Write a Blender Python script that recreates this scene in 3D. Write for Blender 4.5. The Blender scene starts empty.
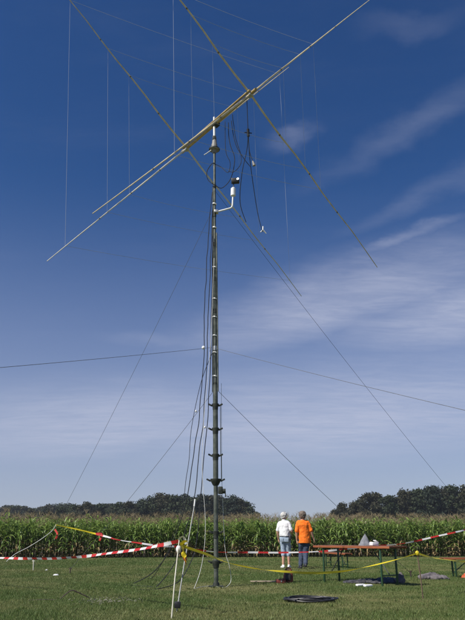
import bpy, bmesh, math, random
import numpy as np
from mathutils import Vector, Matrix, noise as mnoise
rnd = random.Random(7)
S = bpy.context.scene
R = math.radians

# ------------------------------------------------------------------ camera, sky, sun, exposure
cam_d = bpy.data.cameras.new('camera'); cam = bpy.data.objects.new('camera', cam_d)
S.collection.objects.link(cam); S.camera = cam
cam.location = (0, 0, .95); cam.rotation_euler = (R(90 + 19.53), 0, 0)
cam_d.sensor_fit = 'VERTICAL'; cam_d.sensor_height = 24; cam_d.lens = 24 * 640 / 620
cam_d.clip_start = .05; cam_d.clip_end = 6000
S.view_settings.view_transform = 'Standard'; S.view_settings.look = 'None'
S.view_settings.gamma = 1; S.view_settings.use_curve_mapping = False
S.view_settings.exposure = 0.28

SUN_EL, SUN_ROT = R(47), R(233)
sd = Vector((math.sin(SUN_ROT) * math.cos(SUN_EL), math.cos(SUN_ROT) * math.cos(SUN_EL), math.sin(SUN_EL)))
sun_d = bpy.data.lights.new('sun', 'SUN'); sun_d.energy = 4.8; sun_d.angle = R(.53); sun_d.color = (1, .95, .87)
sun = bpy.data.objects.new('sun', sun_d); S.collection.objects.link(sun)
sun.rotation_euler = sd.to_track_quat('Z', 'Y').to_euler(); sun.location = (-20, -20, 40)

W = bpy.data.worlds.new('World'); S.world = W; W.use_nodes = True
nt = W.node_tree; nt.nodes.clear(); L = nt.links.new
def N(t, **k):
    n = nt.nodes.new(t)
    for a, b in k.items(): setattr(n, a, b)
    return n
def M_(op, a, b=None, c=None, clamp=False):
    n = N('ShaderNodeMath', operation=op, use_clamp=clamp)
    for i, v in enumerate((a, b, c)):
        if v is None: continue
        if isinstance(v, (int, float)): n.inputs[i].default_value = v
        else: L(v, n.inputs[i])
    return n.outputs[0]
sky = N('ShaderNodeTexSky', sky_type='NISHITA', sun_disc=False)
sky.sun_elevation = SUN_EL; sky.sun_rotation = SUN_ROT
sky.altitude = 1200; sky.air_density = 1.0; sky.dust_density = .4; sky.ozone_density = 4.0
tc = N('ShaderNodeTexCoord'); sp = N('ShaderNodeSeparateXYZ'); L(tc.outputs['Generated'], sp.inputs[0])
zc = M_('ADD', M_('MAXIMUM', sp.outputs[2], 0.0), .12)
qx = M_('DIVIDE', sp.outputs[0], zc); qy = M_('DIVIDE', sp.outputs[1], zc)
cq = N('ShaderNodeCombineXYZ'); L(qx, cq.inputs[0]); L(qy, cq.inputs[1])
wt = N('ShaderNodeTexNoise'); L(cq.outputs[0], wt.inputs['Vector']); wt.inputs['Scale'].default_value = 2.6; wt.inputs['Detail'].default_value = 6; wt.inputs['Roughness'].default_value = .62
ws = N('ShaderNodeSeparateXYZ'); L(wt.outputs['Color'], ws.inputs[0])
wqx = M_('ADD', qx, M_('MULTIPLY', M_('SUBTRACT', ws.outputs[0], .5), .28)); wqy = M_('ADD', qy, M_('MULTIPLY', M_('SUBTRACT', ws.outputs[1], .5), .28))
def cloud_noise(rot, scale, detail, loc=(0, 0, 0), nscale=1.0, dist=.6, rough=.6):
    m = N('ShaderNodeMapping'); L(cq.outputs[0], m.inputs[0])
    m.inputs['Rotation'].default_value = (0, 0, rot); m.inputs['Scale'].default_value = scale; m.inputs['Location'].default_value = loc
    t = N('ShaderNodeTexNoise'); L(m.outputs[0], t.inputs['Vector'])
    t.inputs['Scale'].default_value = nscale; t.inputs['Detail'].default_value = detail
    t.inputs['Roughness'].default_value = rough; t.inputs['Distortion'].default_value = dist
    return t.outputs[0]
def smooth(v, lo, hi):
    n = N('ShaderNodeMapRange', interpolation_type='SMOOTHSTEP'); L(v, n.inputs[0])
    n.inputs[1].default_value = lo; n.inputs[2].default_value = hi
    return n.outputs[0]
def blob(cx, cy, rot, rx, ry):          # a soft patch of cirrus at a fixed place of the cloud layer
    c, s = math.cos(rot), math.sin(rot)
    dx = M_('SUBTRACT', wqx, cx); dy = M_('SUBTRACT', wqy, cy)
    a = M_('DIVIDE', M_('ADD', M_('MULTIPLY', dx, c), M_('MULTIPLY', dy, s)), rx)
    b = M_('DIVIDE', M_('SUBTRACT', M_('MULTIPLY', dy, c), M_('MULTIPLY', dx, s)), ry)
    r = M_('SQRT', M_('ADD', M_('MULTIPLY', a, a), M_('MULTIPLY', b, b)))
    return M_('SUBTRACT', 1.0, smooth(r, 0.0, 1.0))
SR = R(40)
streak = cloud_noise(SR, (.45, 1.7, 1), 8, (3.1, 1.7, 0), 2.4, .5, .6)
fine = cloud_noise(SR + .12, (1.0, 3.6, 1), 10, (7.4, .3, 0), 4.2, .6, .68)
broad = cloud_noise(SR, (.5, .9, 1), 4, (1.2, 5.3, 0), 1.0, .4, .5)
wisps = M_('MULTIPLY', smooth(M_('ADD', M_('MULTIPLY', streak, .62), M_('MULTIPLY', fine, .38)), .44, .72), smooth(broad, .42, .62))
patches = None
for cx, cy, ro, rx, ry, am in (
        (.36, 2.0, R(-38), .95, .34, 1.0), (.85, 2.05, R(-30), .8, .5, 1.0), (.48, 1.62, R(-40), .28, .06, .5), (.38, 1.17, R(-41), .42, .08, .2),
        (.52, 1.38, R(-41), .42, .08, .22), (.135, 1.2, R(-15), .08, .045, .3), (.31, .90, R(-10), .17, .05, .13), (.55, 3.4, R(-30), 2.0, 1.3, 1.0),
        (-.75, 3.5, R(-20), 1.5, 1.0, 1.0), (0, 3.6, 0, .9, .8, .8), (-.25, 2.35, R(20), .35, .1, .25), (-.35, 2.9, R(30), .4, .1, .4)):
    b = M_('MULTIPLY', blob(cx, cy, ro, rx, ry), am)
    patches = b if patches is None else M_('MAXIMUM', patches, b)
tex = smooth(M_('ADD', M_('MULTIPLY', streak, .5), M_('MULTIPLY', fine, .5)), .34, .66)
pc = M_('MULTIPLY', patches, M_('ADD', .5, M_('MULTIPLY', tex, .5)))
cl = M_('MULTIPLY', M_('MAXIMUM', M_('MULTIPLY', wisps, .04), pc), .66, clamp=True)
veil = M_('MULTIPLY', M_('SUBTRACT', 1.0, smooth(sp.outputs[2], -.08, .53)), .82)
hs = N('ShaderNodeHueSaturation'); L(sky.outputs[0], hs.inputs['Color']); hs.inputs['Saturation'].default_value = 1.24; hs.inputs['Value'].default_value = .9; hs.inputs['Hue'].default_value = .509
mx0 = N('ShaderNodeMixRGB'); L(veil, mx0.inputs[0]); L(hs.outputs[0], mx0.inputs[1]); mx0.inputs[2].default_value = (3.85, 4.15, 5.5, 1)
mx = N('ShaderNodeMixRGB'); L(cl, mx.inputs[0]); L(mx0.outputs[0], mx.inputs[1]); mx.inputs[2].default_value = (5.5, 5.8, 7.2, 1)
bg = N('ShaderNodeBackground'); L(mx.outputs[0], bg.inputs[0]); bg.inputs[1].default_value = .083
wo = N('ShaderNodeOutputWorld'); L(bg.outputs[0], wo.inputs[0])

# ------------------------------------------------------------------ materials
MATS = {}
def mat(name, c1, c2=None, rough=.7, scale=6, bump=0, bscale=40, metal=0, trans=0, stretch=None, detail=5, lo=.35, hi=.65, attr=None, spec=.4):
    if name in MATS: return MATS[name]
    m = bpy.data.materials.new(name); m.use_nodes = True; t = m.node_tree; b = t.nodes['Principled BSDF']
    b.inputs['Roughness'].default_value = rough; b.inputs['Metallic'].default_value = metal
    b.inputs['Specular IOR Level'].default_value = spec
    co = t.nodes.new('ShaderNodeTexCoord'); src = co.outputs['Object']
    if stretch:
        mp = t.nodes.new('ShaderNodeMapping'); t.links.new(src, mp.inputs[0]); mp.inputs['Scale'].default_value = stretch; src = mp.outputs[0]
    col = None
    if c2:
        rp = t.nodes.new('ShaderNodeValToRGB'); rp.color_ramp.elements[0].color = (*c1, 1); rp.color_ramp.elements[1].color = (*c2, 1)
        rp.color_ramp.elements[0].position = lo; rp.color_ramp.elements[1].position = hi
        if attr:
            at = t.nodes.new('ShaderNodeAttribute'); at.attribute_name = attr; t.links.new(at.outputs['Fac'], rp.inputs[0])
        else:
            nz = t.nodes.new('ShaderNodeTexNoise'); t.links.new(src, nz.inputs['Vector'])
            nz.inputs['Scale'].default_value = scale; nz.inputs['Detail'].default_value = detail
            t.links.new(nz.outputs[0], rp.inputs[0])
        t.links.new(rp.outputs[0], b.inputs['Base Color']); col = rp.outputs[0]
    else: b.inputs['Base Color'].default_value = (*c1, 1)
    if bump:
        nb = t.nodes.new('ShaderNodeTexNoise'); t.links.new(src, nb.inputs['Vector']); nb.inputs['Scale'].default_value = bscale; nb.inputs['Detail'].default_value = 4
        bp = t.nodes.new('ShaderNodeBump'); bp.inputs['Strength'].default_value = bump; bp.inputs['Distance'].default_value = .02
        t.links.new(nb.outputs[0], bp.inputs['Height']); t.links.new(bp.outputs[0], b.inputs['Normal'])
    if trans:
        tr = t.nodes.new('ShaderNodeBsdfTranslucent'); ms = t.nodes.new('ShaderNodeMixShader'); ms.inputs[0].default_value = trans
        if col: t.links.new(col, tr.inputs[0])
        else: tr.inputs[0].default_value = (*c1, 1)
        t.links.new(b.outputs[0], ms.inputs[1]); t.links.new(tr.outputs[0], ms.inputs[2])
        t.links.new(ms.outputs[0], t.nodes['Material Output'].inputs[0])
    MATS[name] = m; return m
def stripes(name, ca, cb, period):
    m = bpy.data.materials.new(name); m.use_nodes = True; t = m.node_tree; b = t.nodes['Principled BSDF']; b.inputs['Roughness'].default_value = .45
    uv = t.nodes.new('ShaderNodeUVMap'); s = t.nodes.new('ShaderNodeSeparateXYZ'); t.links.new(uv.outputs[0], s.inputs[0])
    a = t.nodes.new('ShaderNodeMath'); a.operation = 'DIVIDE'; t.links.new(s.outputs[0], a.inputs[0]); a.inputs[1].default_value = period
    f = t.nodes.new('ShaderNodeMath'); f.operation = 'FRACT'; t.links.new(a.outputs[0], f.inputs[0])
    g = t.nodes.new('ShaderNodeMath'); g.operation = 'GREATER_THAN'; t.links.new(f.outputs[0], g.inputs[0]); g.inputs[1].default_value = .5
    x = t.nodes.new('ShaderNodeMixRGB'); t.links.new(g.outputs[0], x.inputs[0]); x.inputs[1].default_value = (*ca, 1); x.inputs[2].default_value = (*cb, 1)
    t.links.new(x.outputs[0], b.inputs['Base Color'])
    tr = t.nodes.new('ShaderNodeBsdfTranslucent'); t.links.new(x.outputs[0], tr.inputs[0]); ms = t.nodes.new('ShaderNodeMixShader'); ms.inputs[0].default_value = .25
    t.links.new(b.outputs[0], ms.inputs[1]); t.links.new(tr.outputs[0], ms.inputs[2]); t.links.new(ms.outputs[0], t.nodes['Material Output'].inputs[0])
    return m

m_lawn = mat('lawn_soil_and_thatch', (.075, .098, .03), (.15, .15, .062), .95, .5, .6, 30, lo=.3, hi=.7, detail=8)
m_blade = mat('grass_blade', (.088, .142, .030), (.29, .265, .11), .6, attr='tone', lo=.15, hi=1.0, trans=.25)
m_soil = mat('field_soil', (.10, .075, .045), (.17, .13, .08), .95, 3, .8, 20)
m_leaf = mat('corn_leaf', (.075, .15, .03), (.28, .38, .09), .4, attr='tone', lo=0, hi=1, trans=.3, spec=.5)
m_dry = mat('corn_dry_leaf', (.22, .15, .07), (.36, .27, .13), .8, 3, trans=.2)
m_stalk = mat('corn_stalk', (.10, .13, .04), (.17, .17, .06), .6, 4)
m_tassel = mat('corn_tassel', (.22, .175, .10), (.36, .295, .18), .9, 5, trans=.2)
m_cob = mat('corn_cob_husk', (.13, .17, .06), (.22, .22, .1), .7, 6)
m_silk = mat('corn_silk', (.12, .05, .025), None, .8)
m_crown = [mat('tree_foliage_%d' % i, a, b, .75, attr='tone', lo=0, hi=1, trans=.15) for i, (a, b) in enumerate((
    ((.014, .026, .010), (.038, .052, .019)), ((.020, .024, .010), (.052, .050, .021)), ((.012, .022, .012), (.026, .04, .021))))]
m_bark = mat('tree_bark', (.05, .04, .03), (.10, .085, .065), .9, 8, .5)
m_green = mat('mast_green_paint', (.06, .072, .056), (.13, .14, .118), .45, 9, .1, 60, metal=.25)
m_gdark = mat('mast_dark_collar', (.022, .027, .022), (.045, .05, .04), .55, 20, metal=.3)
m_alu = mat('weathered_aluminium', (.42, .42, .40), (.55, .55, .53), .4, 14, metal=.7)
m_rot = mat('rotator_grey', (.17, .165, .15), (.26, .25, .23), .55, 16)
m_white = mat('white_plastic', (.72, .72, .70), (.80, .80, .78), .45, 8)
m_boom = mat('golden_boom_tube', (.36, .25, .09), (.50, .38, .17), .45, 5, stretch=(1, 1, 1))
m_bam = mat('bamboo_spreader', (.50, .42, .24), (.68, .58, .38), .5, 7)
m_bind = mat('binding_tape', (.10, .085, .06), (.18, .15, .1), .7, 20)
m_fib = mat('pale_fibreglass', (.55, .52, .42), (.68, .65, .55), .5, 9)
m_wire = mat('antenna_wire', (.50, .52, .56), None, .4, metal=.4)
m_guy = mat('guy_rope', (.075, .08, .085), (.14, .14, .14), .8, 30)
m_black = mat('black_cable', (.014, .014, .016), (.03, .03, .032), .45, 20)
m_blackp = mat('black_plastic', (.012, .012, .013), (.028, .028, .03), .5, 15)
m_polegrey = mat('weathered_pole_grey', (.34, .34, .33), (.48, .48, .46), .6, 20)
m_rope = mat('white_cord', (.55, .55, .53), (.7, .7, .67), .8, 30)
m_rw2 = stripes('red_white_barrier_tape_long', (.50, .03, .025), (.70, .69, .67), .56)
m_rw = stripes('red_white_barrier_tape', (.55, .03, .025), (.76, .75, .73), .36)
m_yel = mat('yellow_tape', (.62, .50, .02), (.78, .64, .04), .45, 3, trans=.25)
m_red = mat('red_ribbon', (.5, .03, .03), None, .6)
m_top = mat('table_varnished_wood', (.16, .058, .03), (.26, .10, .05), .5, 6, .05, 50, stretch=(1, 9, 9))
m_edge = mat('table_edge_wood', (.24, .07, .03), (.34, .11, .04), .45, 6, stretch=(1, 9, 9))
m_leg = mat('table_leg_green_steel', (.022, .06, .03), (.035, .085, .042), .4, 12, metal=.2)
m_steel = mat('leg_brace_steel', (.05, .055, .05), (.09, .095, .09), .5, 12, metal=.4)
m_grey = mat('grey_cloth', (.15, .16, .18), (.24, .25, .27), .9, 12, .3, 60)
m_tarp = mat('dark_tarpaulin', (.03, .03, .034), (.07, .07, .078), .6, 5, .3, 30)
m_mauve = mat('faded_mauve_cloth', (.10, .09, .092), (.17, .15, .155), .9, 9, .3, 40)
m_paper = mat('white_packet', (.70, .70, .70), (.8, .8, .8), .6, 5)
m_brown = mat('brown_red_leather', (.13, .03, .022), (.22, .05, .035), .6, 12, .2)
m_wood = mat('pale_board', (.28, .22, .15), (.40, .33, .23), .8, 10, stretch=(1, 8, 8))
m_stake = mat('dark_wood_stake', (.08, .055, .035), (.16, .115, .075), .8, 14)
m_iron = mat('rusty_iron', (.035, .028, .024), (.075, .05, .04), .7, 20)
m_orange_bag = mat('orange_plastic', (.62, .10, .03), (.70, .16, .05), .5, 6)
m_straw = mat('dry_straw', (.16, .155, .12), (.27, .26, .21), .9, 20)
m_skin = mat('skin', (.46, .25, .17), (.54, .31, .22), .55, 14)
m_shirt_w = mat('white_cotton', (.74, .74, .75), (.80, .80, .81), .85, 12, .25, 30)
m_shirt_o = mat('orange_cotton', (.86, .16, .008), (.92, .20, .015), .85, 10, .25, 30)
m_denim_l = mat('light_blue_denim', (.28, .35, .45), (.38, .46, .56), .85, 25, .3, 60)
m_denim_d = mat('dark_denim', (.028, .04, .07), (.06, .078, .125), .85, 25, .3, 60)
m_hair_w = mat('silver_hair', (.45, .44, .42), (.66, .65, .62), .7, 30, .6, 120)
m_hair_b = mat('grey_brown_hair', (.10, .075, .06), (.24, .19, .155), .7, 30, .6, 120)
m_shoe_d = mat('dark_shoe', (.025, .025, .03), (.05, .05, .055), .6, 10)
m_eye = mat('eye_dark', (.02, .015, .012), None, .2)

# ------------------------------------------------------------------ helpers
def link(o, parent=None):
    S.collection.objects.link(o)
    if parent is not None: o.parent = parent
    return o
def tag(o, label, cat, group=None, kind=None):
    o['label'] = label
    if cat: o['category'] = cat
    if group: o['group'] = group
    if kind: o['kind'] = kind
    return o
def thing(name, label, cat, loc=(0, 0, 0), rz=0, group=None):
    o = bpy.data.objects.new(name, None); o.location = loc; o.rotation_euler = (0, 0, rz); o.empty_display_size = .2
    link(o); return tag(o, label, cat, group)
class MB:
    def __init__(s): s.v = []; s.f = []; s.uv = None
    def tube(s, pts, r, n=8, cap=True, flat=None):
        pts = [Vector(p) for p in pts]; k = len(pts)
        rr = r if isinstance(r, (list, tuple)) else [r] * k
        b = len(s.v); up = None
        for i, p in enumerate(pts):
            t = (pts[min(i + 1, k - 1)] - pts[max(i - 1, 0)]).normalized()
            if up is None:
                up = Vector((0, 0, 1)) if abs(t.z) < .9 else Vector((0, 1, 0))
            a = t.cross(up)
            if a.length < 1e-4: a = t.orthogonal()
            a.normalize(); c = a.cross(t).normalized(); up = c
            ri = rr[i]; ra, rb = ri if isinstance(ri, (tuple, list)) else (ri, ri)
            for j in range(n):
                g = 2 * math.pi * j / n
                s.v.append(p + a * (math.cos(g) * ra) + c * (math.sin(g) * rb))
        for i in range(k - 1):
            for j in range(n):
                s.f.append((b + i * n + j, b + i * n + (j + 1) % n, b + (i + 1) * n + (j + 1) % n, b + (i + 1) * n + j))
        if cap:
            s.f.append(tuple(b + j for j in reversed(range(n)))); s.f.append(tuple(b + (k - 1) * n + j for j in range(n)))
        return s
    def rings(s, rs, n=14):         # horizontal elliptical rings: (x, y, z, rx, ry[, tilt about x])
        b = len(s.v); k = len(rs)
        for q in rs:
            x, y, z, rx, ry = q[:5]; ti = q[5] if len(q) > 5 else 0
            for j in range(n):
                g = 2 * math.pi * j / n; yy = math.sin(g) * ry
                s.v.append(Vector((x + math.cos(g) * rx, y + yy * math.cos(ti), z + yy * math.sin(ti))))
        for i in range(k - 1):
            for j in range(n):
                s.f.append((b + i * n + j, b + i * n + (j + 1) % n, b + (i + 1) * n + (j + 1) % n, b + (i + 1) * n + j))
        s.f.append(tuple(b + j for j in reversed(range(n)))); s.f.append(tuple(b + (k - 1) * n + j for j in range(n)))
        return s
    def box(s, c, d, rot=None, bev=0):
        bm = bmesh.new(); bmesh.ops.create_cube(bm, size=1)
        bmesh.ops.scale(bm, vec=d, verts=bm.verts)
        if bev: bmesh.ops.bevel(bm, geom=bm.edges[:], offset=bev, segments=2, affect='EDGES', profile=.5)
        if rot is not None: bmesh.ops.transform(bm, matrix=rot.to_4x4(), verts=bm.verts)
        bmesh.ops.translate(bm, vec=c, verts=bm.verts)
        b = len(s.v); bm.verts.ensure_lookup_table()
        s.v += [v.co.copy() for v in bm.verts]; s.f += [tuple(b + v.index for v in f.verts) for f in bm.faces]; bm.free(); return s
    def ball(s, c, r, n=10, m=7):
        r = r if isinstance(r, (tuple, list)) else (r, r, r)
        return s.rings([(c[0], c[1], c[2] - r[2] * math.cos(math.pi * (i + .05) / (m + .1)), r[0] * math.sin(math.pi * (i + .05) / (m + .1)), r[1] * math.sin(math.pi * (i + .05) / (m + .1))) for i in range(m + 1)], n)
    def mesh(s, name, m, smooth=True):
        me = bpy.data.meshes.new(name); me.from_pydata([tuple(v) for v in s.v], [], s.f)
        if m: me.materials.append(m)
        if smooth: me.polygons.foreach_set('use_smooth', [True] * len(me.polygons))
        me.update(); return me
    def obj(s, name, m, parent=None, smooth=True, angle=None):
        me = s.mesh(name, m, smooth)
        if smooth and angle is None:
            try: me.set_sharp_from_angle(angle=R(40))
            except Exception: pass
        return link(bpy.data.objects.new(name, me), parent)
def spline(pts, k=6):
    P = [Vector(p) for p in pts]; out = []
    for i in range(len(P) - 1):
        a, b, c, d = P[max(i - 1, 0)], P[i], P[i + 1], P[min(i + 2, len(P) - 1)]
        for j in range(k):
            t = j / k
            out.append(.5 * ((2 * b) + (c - a) * t + (2 * a - 5 * b + 4 * c - d) * t * t + (3 * b - a - 3 * c + d) * t ** 3))
    out.append(P[-1]); return out
def sagline(a, b, sag, k=14):
    a, b = Vector(a), Vector(b)
    return [a.lerp(b, i / k) - Vector((0, 0, sag * 4 * (i / k) * (1 - i / k))) for i in range(k + 1)]
def ribbon(name, pts, width, m, label, cat, group=None, parent=None, twist=.5, seed=1, k=8, turns=0):
    path = spline(pts, k); r = random.Random(seed); n = len(path); v = []; f = []; us = []; u = 0
    ph = r.random() * 6
    for i, p in enumerate(path):
        t = (path[min(i + 1, n - 1)] - path[max(i - 1, 0)]).normalized()
        side = t.cross(Vector((0, 0, 1)))
        if side.length < .05: side = Vector((1, 0, 0))
        side.normalize(); up = side.cross(t).normalized()
        if i: u += (p - path[i - 1]).length
        g = twist * math.sin(u * 1.3 + ph) + .35 * twist * math.sin(u * 3.7 + ph * 2) + turns * 2 * math.pi * i / n
        w = up * math.cos(g) + side * math.sin(g); cup = side * math.cos(g) - up * math.sin(g)
        bow = .08 * width * math.sin(u * 5 + ph)
        for q in (-.5, 0, .5):
            v.append(p + w * (q * width) + cup * (bow * (1 - 4 * q * q))); us.append((u, q + .5))
    for i in range(n - 1):
        for q in (0, 1):
            a = i * 3 + q; f.append((a, a + 1, a + 4, a + 3))
    me = bpy.data.meshes.new(name); me.from_pydata([tuple(x) for x in v], [], f); me.materials.append(m)
    ul = me.uv_layers.new(name='UVMap')
    for l in me.loops: ul.data[l.index].uv = us[l.vertex_index]
    me.polygons.foreach_set('use_smooth', [True] * len(me.polygons)); me.update()
    o = link(bpy.data.objects.new(name, me), parent)
    if label: tag(o, label, cat, group)
    return o
def cable(name, pts, r, m, label, cat, group=None, parent=None, k=7, n=6, jit=0):
    p = spline(pts, k) if k > 1 else [Vector(q) for q in pts]
    if jit:
        p = [q + Vector((mnoise.noise(q * 2.2), mnoise.noise(q * 2.2 + Vector((9, 3, 1))), 0)) * jit for q in p]
    o = MB().tube(p, r, n).obj(name, m, parent)
    return tag(o, label, cat, group) if label else o
def copy_tree(o, parent=None):
    c = o.copy(); S.collection.objects.link(c); c.parent = parent
    for ch in o.children: copy_tree(ch, c)
    return c
def pytri(name, V, F, m, tone=None):
    me = bpy.data.meshes.new(name); V = np.asarray(V, np.float32); F = np.asarray(F, np.int32)
    nv, nf, k = len(V), len(F), F.shape[1]
    me.vertices.add(nv); me.vertices.foreach_set('co', V.ravel())
    me.loops.add(nf * k); me.loops.foreach_set('vertex_index', F.ravel())
    me.polygons.add(nf); me.polygons.foreach_set('loop_start', np.arange(nf, dtype=np.int32) * k)
    me.update(calc_edges=True)
    if tone is not None:
        a = me.attributes.new('tone', 'FLOAT', 'POINT'); a.data.foreach_set('value', np.asarray(tone, np.float32))
    me.materials.append(m); me.validate(); return me

# ------------------------------------------------------------------ ground
def sheet(name, pts, z, m):
    me = bpy.data.meshes.new(name); me.from_pydata([(x, y, z) for x, y in pts], [], [tuple(range(len(pts)))]); me.materials.append(m)
    o = link(bpy.data.objects.new(name, me)); o['kind'] = 'structure'; return o
lw = sheet('lawn', [(-2500, -2500), (2500, -2500), (2500, 2500), (-2500, 2500)], 0, m_lawn)
def edge_y(x): return 33.75 + .125 * x - .004 * x * x      # front edge of the corn
ex = [(-19 + i * 2) for i in range(21)]
sheet('field_soil', [(x, edge_y(x) - .35) for x in ex] + [(40, 75), (-40, 75)], .004, m_soil)

g = np.random.default_rng(3)
NG = np.random.default_rng(11).random((64, 64))
def vnoise(x, y, s):
    x, y = x / s + 100, y / s + 100; xi, yi = np.floor(x).astype(int), np.floor(y).astype(int); u, v = x - xi, y - yi
    u, v = u * u * (3 - 2 * u), v * v * (3 - 2 * v); G = lambda a, b: NG[a % 64, b % 64]
    return (G(xi, yi) * (1 - u) + G(xi + 1, yi) * u) * (1 - v) + (G(xi, yi + 1) * (1 - u) + G(xi + 1, yi + 1) * u) * v
def blades(y0, y1, dens, hmin, hmax, w):
    n = int((y1 - y0) * ((y0 + y1) / 2 * .74 + 3.2) * dens)
    y = y0 + (y1 - y0) * g.random(n); x = (g.random(n) - .5) * (y * .74 + 3.2)
    keep = y < 33.6 + .125 * x - .004 * x * x; x, y = x[keep], y[keep]; n = len(x)
    patch = .6 * vnoise(x, y, 2.3) + .4 * vnoise(x, y, .9); patch2 = .6 * vnoise(x, y, .33) + .4 * vnoise(x, y, .15)
    dm = np.hypot(x + .3, (y - 14) * .8); worn = np.clip(1.25 - dm / 1.5, 0, 1) * .8
    worn += np.clip(vnoise(x, y, 1.5) * .6 + vnoise(x * 1.3, y, .5) * .4 - .60, 0, 1) * 3.2 + np.clip(1 - np.hypot(x - 2.9, y - 14.6) / 1.3, 0, 1) * .5
    worn = np.clip(worn * (.5 + vnoise(x, y, .4)), 0, 1)
    h = (1 - .6 * worn) * (hmin + (hmax - hmin) * g.random(n) ** 1.5) * (.65 + .35 * patch + .4 * patch2 * g.random(n))
    a = g.random(n) * 2 * np.pi; le = h * (.2 + .7 * g.random(n)); b = g.random(n) * 2 * np.pi
    V = np.zeros((n, 3, 3))
    dx, dy = np.cos(a) * w * .5, np.sin(a) * w * .5
    V[:, 0] = np.stack([x - dx, y - dy, np.zeros(n)], 1); V[:, 1] = np.stack([x + dx, y + dy, np.zeros(n)], 1)
    V[:, 2] = np.stack([x + np.cos(b) * le, y + np.sin(b) * le, h], 1)
    tn = np.clip(.05 + .45 * patch2 * g.random(n) + 1.1 * np.clip(.62 - patch, 0, 1) * (.4 + .9 * g.random(n)) + .5 * (g.random(n) > .93) + .55 * worn * g.random(n), 0, 1)
    return V.reshape(-1, 3), np.repeat(tn, 3)
def tufts(k):
    Vs, Ts = [], []
    for i in range(k):
        y0 = 7 + 22 * g.random() ** 1.3; x0 = (g.random() - .5) * (y0 * .74 + 2); n = 26; r0 = .04 + .05 * g.random()
        a = g.random(n) * 6.28; q = r0 * g.random(n) ** .5; x, y = x0 + np.cos(a) * q, y0 + np.sin(a) * q; h = (.022 + .035 * g.random()) * (.6 + .5 * g.random(n)); w = .004 + .0003 * y0
        V = np.zeros((n, 3, 3)); V[:, 0] = np.stack([x - np.sin(a) * w, y + np.cos(a) * w, 0 * x], 1); V[:, 1] = np.stack([x + np.sin(a) * w, y - np.cos(a) * w, 0 * x], 1)
        V[:, 2] = np.stack([x + np.cos(a) * h * .7, y + np.sin(a) * h * .7, h], 1); Vs.append(V.reshape(-1, 3)); Ts.append(np.full(n * 3, g.random() * .6))
    return np.concatenate(Vs), np.concatenate(Ts)
B = [tufts(650), blades(6.5, 12, 6500, .015, .05, .006), blades(12, 17, 3600, .015, .05, .008), blades(17, 24, 1900, .018, .05, .011), blades(24, 35, 900, .02, .055, .017)]
V = np.concatenate([b[0] for b in B]); T = np.concatenate([b[1] for b in B])
go = link(bpy.data.objects.new('grass', pytri('grass', V, np.arange(len(V)).reshape(-1, 3), m_blade, T)))
tag(go, 'short green grass of the mown meadow in front of the corn', 'grass', kind='stuff')

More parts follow.
